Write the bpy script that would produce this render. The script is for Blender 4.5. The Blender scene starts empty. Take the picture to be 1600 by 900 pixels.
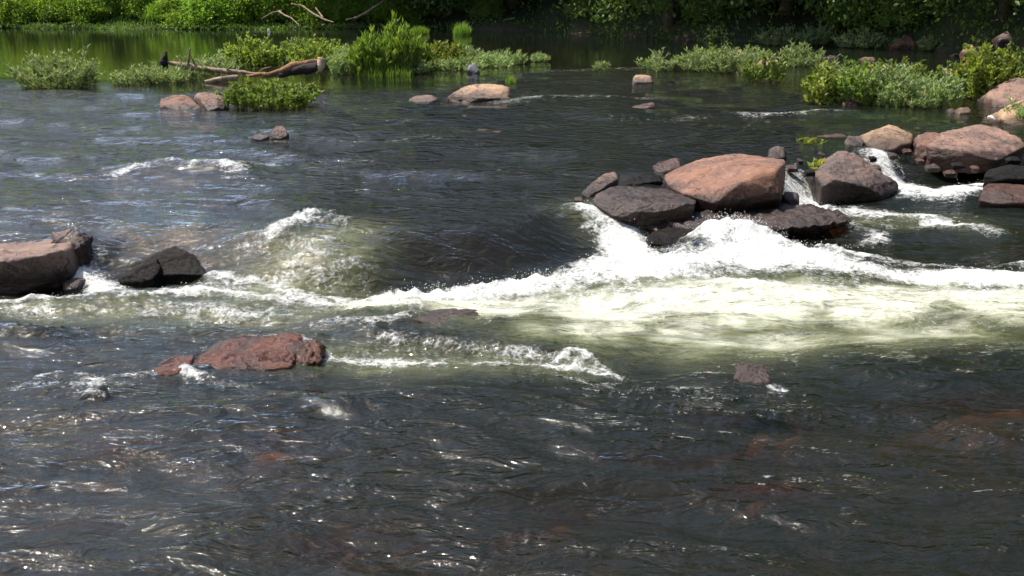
import bpy, bmesh, math, random
import numpy as np
from mathutils import Vector

# ------------------------------------------------------------------ camera, sky, sun, exposure
S = bpy.context.scene
COL = S.collection
CAM_H, F, PITCH = 2.5, 1700.0, math.atan(490 / 1700)
cam = bpy.data.cameras.new("camera")
cam_o = bpy.data.objects.new("camera", cam); COL.objects.link(cam_o)
cam.sensor_width = 36; cam.lens = 36 * F / 1600
cam.clip_start = 0.1; cam.clip_end = 3000
cam_o.location = (0, 0, CAM_H); cam_o.rotation_euler = (math.pi / 2 - PITCH, 0, 0)
S.camera = cam_o
SUN_EL, SUN_AZ = 64.0, -62.0          # azimuth from +Y, clockwise towards +X
wd = bpy.data.worlds.new("World"); S.world = wd; wd.use_nodes = True
nt = wd.node_tree; nt.nodes.clear()
sky = nt.nodes.new('ShaderNodeTexSky'); sky.sky_type = 'NISHITA'; sky.sun_disc = False
sky.sun_elevation = math.radians(SUN_EL); sky.sun_rotation = math.radians(SUN_AZ)
sky.air_density = 1.0; sky.dust_density = 3.5
bg = nt.nodes.new('ShaderNodeBackground'); bg.inputs[1].default_value = 0.13
wo = nt.nodes.new('ShaderNodeOutputWorld')
hs = nt.nodes.new('ShaderNodeHueSaturation'); hs.inputs['Saturation'].default_value = 1.2      # deeper sky colour
nt.links.new(sky.outputs[0], hs.inputs['Color']); nt.links.new(hs.outputs[0], bg.inputs[0]); nt.links.new(bg.outputs[0], wo.inputs[0])
sun = bpy.data.lights.new("sun", 'SUN'); sun.energy = 4.8; sun.angle = math.radians(0.5); sun.color = (1, .95, .86)
sun_o = bpy.data.objects.new("sun", sun); COL.objects.link(sun_o)
el, az = math.radians(SUN_EL), math.radians(SUN_AZ)
sd = Vector((math.sin(az) * math.cos(el), math.cos(az) * math.cos(el), math.sin(el)))
sun_o.rotation_euler = sd.to_track_quat('Z', 'Y').to_euler()
sun_o.location = (0, 0, 30)
S.view_settings.view_transform = 'Standard'; S.view_settings.look = 'None'
S.view_settings.exposure = 0.5; S.view_settings.gamma = 1
S.render.engine = 'CYCLES'
S.cycles.max_bounces = 8; S.cycles.transparent_max_bounces = 8
S.cycles.sample_clamp_indirect = 4

random.seed(7); rng = np.random.default_rng(7)
ZU, ZD = 0.30, 0.0                     # water level above and below the ledge

# ------------------------------------------------------------------ helpers
def ray(px, py):
    x, y = (px - 800) / F, -(py - 450) / F
    c, s = math.cos(PITCH), math.sin(PITCH)
    return x, c + y * s, -s + y * c
def P(px, py, z=0.0):
    x, y, d = ray(px, py); t = (z - CAM_H) / d
    return x * t, y * t, z
def Q(px, py, Y):
    x, y, d = ray(px, py); t = Y / y
    return x * t, Y, CAM_H + d * t

_perm = np.random.default_rng(3).permutation(256).astype(np.int64)
_perm = np.concatenate([_perm, _perm, _perm])
_g3 = np.random.default_rng(4).normal(size=(256, 3)); _g3 /= np.linalg.norm(_g3, axis=1)[:, None]
_g2a = np.random.default_rng(5).uniform(0, 2 * math.pi, 256); _g2 = np.stack([np.cos(_g2a), np.sin(_g2a)], 1)
def noise2(x, y):
    xi = np.floor(x).astype(np.int64); yi = np.floor(y).astype(np.int64)
    xf, yf = x - xi, y - yi; u = xf * xf * xf * (xf * (xf * 6 - 15) + 10); v = yf * yf * yf * (yf * (yf * 6 - 15) + 10)
    xi &= 255; yi &= 255
    def g(i, j, a, b):
        k = _perm[_perm[(xi + i) & 255] + ((yi + j) & 255)]
        return _g2[k, 0] * a + _g2[k, 1] * b
    n0 = g(0, 0, xf, yf) * (1 - u) + g(1, 0, xf - 1, yf) * u
    n1 = g(0, 1, xf, yf - 1) * (1 - u) + g(1, 1, xf - 1, yf - 1) * u
    return (n0 * (1 - v) + n1 * v) * 1.5
def noise3(p):
    i = np.floor(p).astype(np.int64); f = p - i; w = f * f * f * (f * (f * 6 - 15) + 10); i &= 255
    r = 0
    for a in (0, 1):
        for b in (0, 1):
            for c in (0, 1):
                k = _perm[_perm[_perm[(i[:, 0] + a) & 255] + ((i[:, 1] + b) & 255)] + ((i[:, 2] + c) & 255)]
                d = (_g3[k] * (f - np.array([a, b, c]))).sum(1)
                r = r + d * (w[:, 0] if a else 1 - w[:, 0]) * (w[:, 1] if b else 1 - w[:, 1]) * (w[:, 2] if c else 1 - w[:, 2])
    return r * 1.5
def fbm3(p, o=4):
    r = 0; a = 1.
    for k in range(o): r = r + a * noise3(p * 2 ** k + k * 17.3); a *= .5
    return r
def fbm2(x, y, o=4):
    r = 0; a = 1.
    for k in range(o): r = r + a * noise2(x * 2 ** k + k * 11.7, y * 2 ** k + k * 5.1); a *= .5
    return r
def sstep(a, b, x):
    t = np.clip((x - a) / (b - a), 0, 1); return t * t * (3 - 2 * t)

def mesh_np(name, verts, faces, attrs=None, smooth=True, mat=None):
    me = bpy.data.meshes.new(name)
    n = faces.shape[1]
    me.vertices.add(len(verts)); me.vertices.foreach_set('co', np.ascontiguousarray(verts, dtype=np.float32).ravel())
    me.loops.add(faces.size); me.loops.foreach_set('vertex_index', np.ascontiguousarray(faces, dtype=np.int32).ravel())
    me.polygons.add(len(faces))
    me.polygons.foreach_set('loop_start', np.arange(0, faces.size, n, dtype=np.int32))
    me.polygons.foreach_set('loop_total', np.full(len(faces), n, dtype=np.int32))
    me.polygons.foreach_set('use_smooth', np.full(len(faces), smooth))
    for k, v in (attrs or {}).items():
        a = me.attributes.new(k, 'FLOAT', 'POINT'); a.data.foreach_set('value', np.ascontiguousarray(v, dtype=np.float32))
    me.update(calc_edges=True)
    if mat: me.materials.append(mat)
    return me
def obj(name, me, parent=None, loc=(0, 0, 0)):
    o = bpy.data.objects.new(name, me); COL.objects.link(o); o.location = loc
    if parent: o.parent = parent
    return o
def tag(o, label=None, cat=None, group=None, kind=None):
    if label: o['label'] = label
    if cat: o['category'] = cat
    if group: o['group'] = group
    if kind: o['kind'] = kind
    return o

# ------------------------------------------------------------------ materials
class NT:
    def __init__(s, name):
        s.m = bpy.data.materials.new(name); s.m.use_nodes = True; s.t = s.m.node_tree; s.t.nodes.clear()
        s.out = s.t.nodes.new('ShaderNodeOutputMaterial')
    def n(s, typ, ins=None, **props):
        nd = s.t.nodes.new('ShaderNode' + typ)
        for k, v in props.items(): setattr(nd, k, v)
        for k, v in (ins or {}).items(): s.set(nd.inputs[k], v)
        return nd
    def set(s, sock, v):
        if isinstance(v, bpy.types.NodeSocket): s.t.links.new(v, sock)
        elif isinstance(v, bpy.types.Node): s.t.links.new(v.outputs[0], sock)
        else:
            if isinstance(v, tuple) and len(v) == 3 and sock.type == 'RGBA': v = v + (1,)
            sock.default_value = v
    def math(s, op, a, b=0.0, c=None, clamp=False):
        nd = s.n('Math', {0: a, 1: b}, operation=op, use_clamp=clamp)
        if c is not None: s.set(nd.inputs[2], c)
        return nd.outputs[0]
    def mix(s, f, a, b, blend='MIX'):
        nd = s.n('Mix', data_type='RGBA', blend_type=blend)
        s.set(nd.inputs[0], f); s.set(nd.inputs[6], a); s.set(nd.inputs[7], b); return nd.outputs[2]
    def ss(s, x, a, b):
        nd = s.n('MapRange', {0: x, 1: a, 2: b, 3: 0.0, 4: 1.0}, interpolation_type='SMOOTHSTEP'); return nd.outputs[0]
    def noise(s, co, scale, detail=4, rough=.55, dist=0.0):
        return s.n('TexNoise', {'Vector': co, 'Scale': scale, 'Detail': detail, 'Roughness': rough, 'Distortion': dist}).outputs[0]
    def attr(s, name): return s.n('Attribute', attribute_name=name).outputs['Fac']
    def mixs(s, f, a, b): return s.n('MixShader', {0: f, 1: a, 2: b}).outputs[0]
    def done(s, sh): s.set(s.out.inputs[0], sh); return s.m

def leaf_mat(name, dark, light, trans=.35, yellow=None, ysh=.93):
    t = NT(name); r = t.attr('rnd')
    c = t.mix(r, dark, light)
    if yellow: c = t.mix(t.ss(r, ysh, ysh + .03), c, yellow)
    oi = t.n('ObjectInfo').outputs['Random']
    c = t.n('HueSaturation', {'Hue': t.math('MULTIPLY_ADD', oi, .03, .485), 'Value': t.math('MULTIPLY_ADD', oi, .4, .8), 'Color': c}).outputs[0]
    p = t.n('BsdfPrincipled', {'Base Color': c, 'Roughness': .45, 'Specular IOR Level': .3})
    tr = t.n('BsdfTranslucent', {0: t.mix(1.0, c, (1.0, 1.15, .55), 'MULTIPLY')})
    return t.done(t.mixs(trans, p.outputs[0], tr.outputs[0]))

def rock_mat(name, c1, c2, c3, stain=(.03, .025, .02), moss=None, wetgloss=.36, bump=.8, spec=.5):
    t = NT(name); co = t.n('NewGeometry').outputs['Position']
    a = t.noise(co, 2.2, 5, .6, .6); b = t.noise(co, 9, 6, .7, .3); c = t.noise(co, 38, 5, .7); spk = t.noise(co, 150, 2, .6)
    col = t.mix(t.ss(a, .38, .62), c1, c2)
    col = t.mix(t.math('MULTIPLY', t.ss(b, .5, .68), .75), col, c3)
    col = t.mix(t.math('MULTIPLY', t.ss(t.math('ADD', t.math('MULTIPLY', c, .6), t.math('MULTIPLY', a, .4)), .5, .6), .6), col, stain)
    col = t.mix(t.math('MULTIPLY', t.ss(spk, .58, .7), .5), col, tuple(min(1, q * 1.5) for q in c3))
    v = t.n('TexVoronoi', {'Vector': t.n('VectorMath', {0: co, 1: t.n('Combine'+'XYZ', {0: a, 1: b, 2: a}).outputs[0]}, operation='ADD').outputs[0], 'Scale': 1.6}, feature='DISTANCE_TO_EDGE').outputs[0]
    crack = t.math('MULTIPLY', t.math('SUBTRACT', 1.0, t.ss(v, .0, .022)), t.ss(b, .42, .55))
    col = t.mix(t.math('MULTIPLY', crack, .85), col, (.025, .018, .015))
    if moss: col = t.mix(t.math('MULTIPLY', t.ss(a, .5, .6), .6), col, moss)
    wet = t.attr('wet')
    col = t.mix(wet, col, t.mix(1.0, col, (.26, .22, .21), 'MULTIPLY'))  # wet rock tone, deepened so it also paints shaded fronts dark
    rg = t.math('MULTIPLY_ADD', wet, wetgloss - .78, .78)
    h = t.math('ADD', t.math('ADD', t.math('MULTIPLY', b, .7), t.math('MULTIPLY', c, .35)), t.math('MULTIPLY', spk, .1))
    h = t.math('SUBTRACT', h, t.math('MULTIPLY', crack, .5))
    bm_ = t.n('Bump', {'Height': h, 'Strength': bump, 'Distance': .05})
    return t.done(t.n('BsdfPrincipled', {'Base Color': col, 'Roughness': rg, 'Normal': bm_, 'Specular IOR Level': spec}).outputs[0])

M = {}
M['rock_tan'] = rock_mat('rock_tan', (.40, .25, .14), (.33, .21, .13), (.46, .33, .20))
M['rock_pink'] = rock_mat('rock_pink', (.26, .15, .11), (.18, .11, .09), (.32, .22, .16))
M['rock_red'] = rock_mat('rock_red', (.25, .115, .068), (.18, .09, .065), (.31, .20, .14))
M['rock_brown'] = rock_mat('rock_brown', (.15, .095, .075), (.12, .085, .075), (.20, .13, .10))
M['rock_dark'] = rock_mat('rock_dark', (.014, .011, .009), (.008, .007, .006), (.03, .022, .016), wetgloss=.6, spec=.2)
M['rock_wetred'] = rock_mat('rock_wetred', (.42, .13, .04), (.27, .08, .03), (.15, .055, .025), moss=(.09, .05, .025), wetgloss=.24)
M['rock_grey'] = rock_mat('rock_grey', (.20, .21, .26), (.16, .17, .22), (.25, .25, .29))
M['rock_slab'] = rock_mat('rock_slab', (.20, .125, .10), (.14, .09, .08), (.27, .19, .15))
M['rock_white'] = rock_mat('rock_white', (.8, .76, .66), (.75, .7, .6), (.85, .8, .72), stain=(.6, .45, .2))
M['leaf_silver'] = leaf_mat('leaf_silver', (.14, .20, .075), (.42, .49, .25), .4, (.40, .31, .13), .95)
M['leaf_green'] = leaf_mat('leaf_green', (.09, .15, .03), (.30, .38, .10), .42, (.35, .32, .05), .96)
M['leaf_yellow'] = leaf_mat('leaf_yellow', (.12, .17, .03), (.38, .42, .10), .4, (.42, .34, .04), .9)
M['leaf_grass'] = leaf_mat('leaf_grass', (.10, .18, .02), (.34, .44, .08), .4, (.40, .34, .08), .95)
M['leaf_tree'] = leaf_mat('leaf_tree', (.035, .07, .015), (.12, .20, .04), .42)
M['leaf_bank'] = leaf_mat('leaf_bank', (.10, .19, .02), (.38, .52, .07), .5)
def wood_mat(name, c1, c2):
    t = NT(name); co = t.n('NewGeometry').outputs['Position']
    a = t.noise(co, 6, 5, .65, 1.2); b = t.noise(co, 40, 4, .7)
    col = t.mix(t.ss(a, .35, .65), c1, c2)
    bp = t.n('Bump', {'Height': t.math('ADD', a, t.math('MULTIPLY', b, .4)), 'Strength': .6, 'Distance': .04})
    return t.done(t.n('BsdfPrincipled', {'Base Color': col, 'Roughness': .85, 'Normal': bp}).outputs[0])
M['bark'] = wood_mat('bark', (.07, .05, .035), (.13, .10, .07))
M['drift'] = wood_mat('drift', (.36, .26, .17), (.13, .09, .06))
M['drift_red'] = wood_mat('drift_red', (.30, .14, .06), (.12, .06, .03))
M['drift_pale'] = wood_mat('drift_pale', (.55, .42, .28), (.40, .27, .15))
M['burnt_shade'] = wood_mat('burnt_shade', (.008, .006, .005), (.02, .013, .009))  # charred wood; also the painted shade under the raised log
M['stem'] = wood_mat('stem', (.10, .10, .04), (.14, .11, .05))

# water
t = NT('river_water'); co = t.n('NewGeometry').outputs['Position']; cw = t.n('Mapping', {'Vector': co, 'Scale': (.8, 1.9, 1.0), 'Rotation': (0, 0, .1)}).outputs[0]
foam, aer, rgh = t.attr('foam'), t.attr('aer'), t.attr('rgh')
n1 = t.noise(cw, 3.6, 3, .55, 1.0); n2 = t.noise(cw, 10, 3, .55, .8); n3 = t.noise(co, 70, 3, .6)
wh = t.math('ADD', t.math('ADD', t.math('MULTIPLY', n1, .5), t.math('MULTIPLY', n2, .09)), t.math('MULTIPLY', n3, .012))
wh = t.math('MULTIPLY', wh, rgh)
bump = t.n('Bump', {'Height': wh, 'Strength': 1.0, 'Distance': .11})
fr = t.n('Fresnel', {'IOR': 1.33, 'Normal': bump})
deep = t.n('BsdfDiffuse', {'Color': t.mix(t.noise(co, 1.3, 3), (.006, .010, .007), (.012, .014, .009))})
clear = t.n('BsdfTransparent', {'Color': (.62, .50, .34)})
body = t.mixs(t.math('MULTIPLY_ADD', t.math('MULTIPLY', t.attr('clr'), t.ss(t.noise(cw, 4, 4, .6), .35, .6)), .5, .24), deep.outputs[0], clear.outputs[0])
aerc = t.mix(t.ss(t.math('MULTIPLY_ADD', t.noise(cw, 3, 5, .65), .8, t.math('SUBTRACT', aer, .5)), .3, .95), (.20, .215, .10), (.62, .63, .50))
aers = t.n('BsdfDiffuse', {'Color': aerc, 'Normal': bump})
an = t.math('MULTIPLY', aer, t.math('MULTIPLY_ADD', t.noise(t.n('Mapping', {'Vector': co, 'Scale': (.55, 1.6, 1.0)}).outputs[0], 5, 8, .75, .8), 3.6, -.95), clamp=True)
body = t.mixs(an, body, aers.outputs[0])
gl = t.n('BsdfGlossy', {'Color': (1, 1, 1), 'Roughness': t.math('MULTIPLY_ADD', rgh, .035, .006), 'Normal': bump})
water = t.mixs(fr.outputs[0], body, gl.outputs[0])
fn = t.noise(co, 5.5, 8, .72, 1.0); fn2 = t.noise(co, 30, 6, .75, .5)
wv = t.n('VectorMath', {0: co, 1: t.n('TexNoise', {'Vector': co, 'Scale': 4.0, 'Detail': 3.0}).outputs['Color']}, operation='ADD').outputs[0]
lace = t.n('TexVoronoi', {'Vector': wv, 'Scale': 7.0}, feature='DISTANCE_TO_EDGE').outputs[0]
lace = t.math('SUBTRACT', .12, t.ss(lace, 0.0, .2))
fm = t.math('ADD', t.math('ADD', t.math('MULTIPLY', fn, .72), t.math('MULTIPLY', fn2, .45)), t.math('MULTIPLY', lace, .07))
fth = t.math('MULTIPLY_ADD', foam, -.46, .875)
fmask = t.math('POWER', t.ss(t.math('SUBTRACT', fm, fth), -.10, .20), 1.25)
fb = t.n('Bump', {'Height': t.math('ADD', fn2, t.math('MULTIPLY', n3, .4)), 'Strength': .8, 'Distance': .05})
foams = t.n('BsdfPrincipled', {'Base Color': (.80, .81, .79), 'Roughness': .5, 'Normal': fb, 'Subsurface Weight': 0.0})
M['water'] = t.done(t.mixs(fmask, water, foams.outputs[0]))

t = NT('ground'); co = t.n('NewGeometry').outputs['Position']
a = t.noise(co, 1.1, 5, .6); b = t.noise(co, 7, 6, .7); v = t.n('TexVoronoi', {'Vector': co, 'Scale': 5.5})
bed = t.mix(t.ss(b, .4, .65), (.11, .055, .045), (.26, .13, .10))
bed = t.mix(t.attr('red'), bed, t.mix(t.ss(a, .4, .6), (.42, .18, .10), (.34, .2, .13)))
soil = t.mix(t.ss(a, .4, .6), (.02, .04, .008), (.035, .045, .014))
col = t.mix(t.attr('land'), bed, soil)
bp = t.n('Bump', {'Height': t.math('ADD', v.outputs[0], b), 'Strength': .7, 'Distance': .1})
M['ground'] = t.done(t.n('BsdfPrincipled', {'Base Color': col, 'Roughness': .9, 'Normal': bp}).outputs[0])

# ------------------------------------------------------------------ height functions
def prof(pts, zs):
    w = sorted(P(a, b, zs)[:2] for a, b in pts); return np.array([p[0] for p in w]), np.array([p[1] for p in w])
LX, LY = prof([(-500, 440), (-200, 445), (60, 452), (180, 432), (330, 436), (450, 452), (560, 460), (640, 442), (720, 432), (820, 424), (870, 404), (930, 392),
               (1010, 388), (1100, 366), (1170, 354), (1235, 335), (1255, 308), (1380, 294), (1440, 284), (1540, 278), (1800, 272)], ZD)
_lx = np.linspace(-12, 14, 521); _k = np.exp(-np.linspace(-2.4, 2.4, 29) ** 2)
_ly = np.convolve(np.pad(np.interp(_lx, LX, LY), 14, mode='edge'), _k / _k.sum(), 'valid')
def ledge(x): return np.interp(x, _lx, _ly) + .12 * noise2(x * 1.1, x * 0 + 8.2)
SX0, SY0 = prof([(-300, 42), (0, 42), (300, 44), (600, 43), (850, 49), (1000, 57), (1190, 68), (1300, 70), (1450, 78), (1560, 88)], ZU)
SX = np.concatenate([[-200, -60], SX0, [SX0[-1] + 3, SX0[-1] + 7, SX0[-1] + 12, SX0[-1] + 200]])
SY = np.concatenate([[70, 55], SY0, [SY0[-1] - 5, SY0[-1] - 20, -30, -120]])
def shore(x): return np.interp(x, SX, SY) + .6 * noise2(x * .5, x * 0 + 3.3)
def water_base(x, y):
    d = y - ledge(x)
    return ZD + (ZU - ZD) * sstep(-.02, .9, d) - .05 * np.exp(-((d + .1) / .35) ** 2)
ISL = []        # gravel islands (x, y, rx, ry, top)
REDS = [(P(425, 692), .24, .2), (P(600, 840), .36, .13), (P(1560, 628), .55, .16), (P(1200, 662), .35, .1), (P(1285, 335), .5, .2), (P(180, 700), .2, .12), (P(850, 800), .25, .08), (P(1180, 765), .2, .06), (P(60, 820), .2, .06)]
def ground_h(x, y):
    wb = water_base(x, y)
    n = fbm2(x * .8, y * .8, 4)
    z = wb - .38 + .10 * n
    red = np.zeros_like(x)
    for (q, rx, ry) in REDS:
        e = np.exp(-((x - q[0]) / rx) ** 2 - ((y - q[1]) / ry) ** 2) * (1 + .5 * noise2(x * 5, y * 5))
        red = np.maximum(red, e); z = z + (wb - .07 - z) * np.clip(e, 0, 1)
    for (ix, iy, rx, ry, top) in ISL:
        e = np.exp(-((x - ix) / rx) ** 2 - ((y - iy) / ry) ** 2); z = np.maximum(z, z + (ZU + top - z) * e)
    d = y - shore(x)
    up = np.interp(d, [-1.5, 0, 1.5, 8, 30, 80, 300], [0, .42, .95, 2.6, 6, 10, 24]) 
    up2 = np.interp(d, [-1.5, 0, 1.5, 8, 30, 80, 300], [0, .42, 1.1, 3.2, 6, 12, 40])
    rt = sstep(-8, 6, x); bank = up * (1 - rt) + up2 * rt
    k = sstep(-1.8, 0.2, d)
    z = z * (1 - k) + (ZU - .3 + bank + .15 * n) * k
    dn = 2.4 - y + .5 * noise2(x * .8, x * 0)
    k2 = sstep(-.5, .8, dn); z = z * (1 - k2) + (.15 + np.interp(dn, [0, 4, 7, 16, 60], [0, 1.0, 4, 15, 26]) + .08 * n) * k2  # unseen bluff behind the camera, added to cut sky fill on rock fronts
    return z, np.maximum(sstep(-2.6, -.9, d), k2), np.clip(red * 1.4, 0, 1)

def grid(xs_of, Ys, U):
    nY, nU = len(Ys), len(U)
    Y = np.repeat(Ys, nU); X = (xs_of(Ys)[:, None] * U[None, :]).ravel()
    i = np.arange(nY * nU).reshape(nY, nU)
    f = np.stack([i[:-1, :-1], i[:-1, 1:], i[1:, 1:], i[1:, :-1]], -1).reshape(-1, 4)
    return X, Y, f

# ------------------------------------------------------------------ rocks
ROCKS = []
def ico(sub):
    bm = bmesh.new(); bmesh.ops.create_icosphere(bm, subdivisions=sub, radius=1)
    v = np.array([p.co[:] for p in bm.verts]); f = np.array([[q.index for q in p.verts] for p in bm.faces]); bm.free()
    return v, f
ICO = {k: ico(k) for k in (3, 4, 5, 6)}
def hull_planes(pts):
    bm = bmesh.new()
    for p in pts: bm.verts.new(p)
    r = bmesh.ops.convex_hull(bm, input=bm.verts)
    bmesh.ops.recalc_face_normals(bm, faces=bm.faces)
    pl = [(np.array(f.normal[:]), np.array(f.verts[0].co[:])) for f in bm.faces if f.calc_area() > 1e-6]
    bm.free()
    keep = []
    for a, b in pl:
        if not any((a * q).sum() > .998 and abs((a * b).sum() - (q * w).sum()) < .01 for q, w in keep): keep.append((a, b))
    pl = keep
    N = np.array([a for a, b in pl]); D = np.array([(a * b).sum() for a, b in pl]); return N, D
def rock_mesh(name, W, wl, mat, sub=5, lump=.05, fine=.012, sharp=16, wet_h=.13, strata=0.0, chips=16):
    W = np.array(W, float); lo, hi = W.min(0), W.max(0); sc = (hi - lo) / 2 + 1e-4
    c = W.mean(0) * .5 + (lo + hi) / 4; c[2] = max(c[2] - .1 * sc[2], lo[2] + .2 * sc[2])
    N, D = hull_planes([tuple((p - c) / sc) for p in W])
    un_ = (W - c) / sc; cn = rng.normal(size=(chips, 3)); cn /= np.linalg.norm(cn, axis=1)[:, None]
    N = np.concatenate([N, cn]); D = np.concatenate([D, (un_ @ cn.T).max(0) * rng.uniform(.80, .97, chips)])
    v, f = ICO[sub]
    dots = v @ N.T; r = D[None, :] / np.maximum(dots, 1e-3); r = np.where(dots > 1e-3, r, 1e3); r = np.clip(r, .02, 1e3)
    rm = r.min(1, keepdims=True); sharp = sharp * 4.5; r = rm[:, 0] * ((r / rm) ** -sharp).sum(1) ** (-1 / sharp)
    p = v * r[:, None] * sc + c
    size = float(np.cbrt(sc.prod())); seed = rng.uniform(0, 50, 3)
    un = v / sc; un /= np.linalg.norm(un, axis=1)[:, None]
    n1 = fbm3(p / size * .9 + seed, 3); n2 = 1 - np.abs(noise3(p / size * 2.2 + seed * 2)) * 2; n3 = fbm3(p / size * 6 + seed, 4)
    n4 = fbm3(p * 22 + seed, 3); n5 = 1 - np.abs(fbm3(p / size * 3.1 + seed * 3, 2)) * 2
    dsp = size * (lump * n1 - lump * .8 * np.clip(n2, .75, 1) * 1.2 + fine * 2.4 * n3) + fine * .5 * n4 - size * fine * 2.2 * np.clip(n5, .8, 1)
    if strata: dsp += strata * size * np.sign(np.sin(p[:, 2] / size * 9 + n1 * 2)) * .5
    p = p + un * dsp[:, None]
    nz = fbm3(p * 3 + seed, 3)
    wet = 1 - sstep(wl + wet_h * .4, wl + wet_h * 1.3, p[:, 2] + nz * .05)  # wet band above the waterline; on some rocks raised to paint shade
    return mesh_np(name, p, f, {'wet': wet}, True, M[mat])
def rock_pts(pts, base, wl, D, deep=.25):
    Y0 = P(base[0], base[1], wl)[1]
    W = []
    for q in pts:
        px, py, fr = q if len(q) == 3 else (q[0], q[1], .3)
        W.append(Q(px, py, Y0 + fr * D))
    top = np.array(W); cx = top[:, 0].mean()
    for (x, y, z) in list(W):
        W.append((cx + (x - cx) * .95, min(y + .1 * D, Y0 + D), wl - deep))
        if y > Y0 + .15 * D: W.append((cx + (x - cx) * .8, Y0 + D, min(z, wl + .02)))
    return W, Y0
def rock(pts, base, wl, D, mat, label, name='boulder', group=None, cat='rock', foamc=0.0, deep=.25, **kw):
    W, Y0 = rock_pts(pts, base, wl, D, deep)
    me = rock_mesh(name, W, wl, mat, **kw)
    o = tag(obj(name, me), label, cat, group)
    a = np.array(W); lo, hi = a.min(0), a.max(0)
    ROCKS.append(((lo[0] + hi[0]) / 2, (Y0 + Y0 + D) / 2, (hi[0] - lo[0]) / 2, D / 2, foamc))
    return o

# left, foreground
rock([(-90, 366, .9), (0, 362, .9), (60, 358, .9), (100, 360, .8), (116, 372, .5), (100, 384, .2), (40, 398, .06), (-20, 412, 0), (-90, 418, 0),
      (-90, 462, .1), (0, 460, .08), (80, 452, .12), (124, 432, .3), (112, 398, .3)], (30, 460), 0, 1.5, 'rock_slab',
     'flat-topped pink slab with black shaded front at the left edge', sub=6, sharp=30, lump=.03, wet_h=.17, foamc=.5)  # wet band raised to paint the shaded front dark
rock([(70, 366), (88, 359, .7), (110, 354, .8), (126, 358, .6), (136, 374, .3), (122, 388, .1), (96, 384, .1)], (115, 394), .24, .45, 'rock_brown',
     'small rusty brown knob of rock behind the flat-topped slab', sub=4, fine=.06)
rock([(95, 440), (112, 434, .4), (128, 438, .3), (126, 446, 0), (98, 452, 0)], (112, 452), 0, .3, 'rock_brown',
     'small brown rock at the foot of the flat-topped slab', name='stone', sub=4)
rock([(182, 434, 0), (204, 420, .2), (240, 395, .5), (272, 381, .6), (289, 381, .6), (300, 400, .4), (326, 430, .1), (290, 428, 0), (240, 430, 0), (200, 440, 0)],
     (250, 436), 0.02, .6, 'rock_dark', 'black wedge-shaped rock jutting from foam left of centre', sub=6, sharp=30, lump=.03, fine=.014, foamc=.5, chips=2)
rock([(176, 436, .1), (198, 424, .3), (226, 408, .5), (246, 400, .5), (252, 420, .2), (240, 438, 0), (200, 442, 0)],
     (222, 441), 0.02, .4, 'rock_dark', 'low black rock forming the left slope of the wedge-shaped rock', sub=5, sharp=10, lump=.06, fine=.02, foamc=.4, chips=5)
# middle foreground red rock
rr = bpy.data.objects.new('boulder', None); COL.objects.link(rr); rr.location = P(380, 578, 0)
COL.objects.unlink(rr); bpy.data.objects.remove(rr)
rock([(286, 572, .05), (300, 560, .3), (340, 541, .5), (385, 525, .6), (420, 519, .6), (452, 523, .5), (470, 536, .3), (468, 574, 0), (400, 580, 0), (320, 577, 0)],
     (390, 580), 0, .75, 'rock_wetred', 'wet rusty red hump of rock in the left foreground current', sub=6, sharp=8, lump=.07, fine=.014, wet_h=.3, foamc=.72, chips=5)
rock([(452, 545, .25), (464, 530, .45), (482, 525, .55), (496, 529, .5), (506, 543, .3), (505, 565, 0), (474, 573, 0), (454, 572, 0)],
     (478, 574), 0, .42, 'rock_wetred', 'smaller wet red rock touching the right end of the red hump', sub=5, sharp=6, lump=.12, fine=.03, wet_h=.3, foamc=.9, chips=5)
rock([(232, 574, .2), (252, 566, .5), (280, 560, .6), (300, 566, .4), (280, 577, 0), (250, 580, 0)],
     (262, 583), .02, .35, 'rock_wetred', 'low awash red rock at the left tip of the red hump', name='stone', sub=5, sharp=6, lump=.1, wet_h=.3, foamc=.0, chips=4)
rock([(640, 496, .2), (670, 488, .5), (720, 487, .5), (750, 494, .5), (764, 505, .3), (740, 514, 0), (690, 508, 0)],
     (720, 514), 0.04, .5, 'rock_brown', 'dark awash rock below the white cascade in midstream', sub=5, wet_h=.5, sharp=6, chips=4, foamc=.3)
rock([(1146, 586, .2), (1166, 570, .5), (1194, 569, .5), (1214, 584, .3), (1208, 597, 0), (1162, 600, 0)],
     (1180, 600), -.04, .35, 'rock_brown', 'small dark reddish rock awash at the right with a white splash', name='stone', sub=5, wet_h=.5, lump=.1, foamc=.3)
# big boulder group
rock([(1036, 272, .6), (1052, 262, .9), (1100, 244, 1), (1148, 237, 1), (1180, 243, 1), (1228, 247, .9), (1232, 256, .5), (1226, 262, .3),
      (1190, 263, .25), (1150, 287, .06), (1116, 318, 0), (1090, 308, .1), (1064, 300, .2), (1044, 286, .4), (1170, 319, .08), (1226, 307, .2), (1230, 280, .4)],
     (1116, 320), .30, 1.7, 'rock_red', 'largest reddish boulder with a sharp front ridge, right of centre', sub=6, sharp=26, lump=.022, fine=.006, wet_h=.08)
rock([(926, 308, .3), (940, 293, .7), (964, 286, .9), (1010, 293, .9), (1060, 302, .8), (1090, 309, .5), (1088, 314, .1), (1040, 316, .12), (1010, 329, 0), (960, 322, .05)],
     (1000, 331), .30, 1.1, 'rock_brown', 'low grey brown shelf rock against the left side of the largest boulder', sub=6, sharp=26, lump=.03)
rock([(902, 304, 0), (925, 285, .5), (945, 268, .8), (962, 265, .9), (968, 276, .6), (940, 294, .2), (915, 306, 0)],
     (912, 307), .30, .7, 'rock_brown', 'slanting brown rock at the left tip of the boulder group', sub=5)
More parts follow.
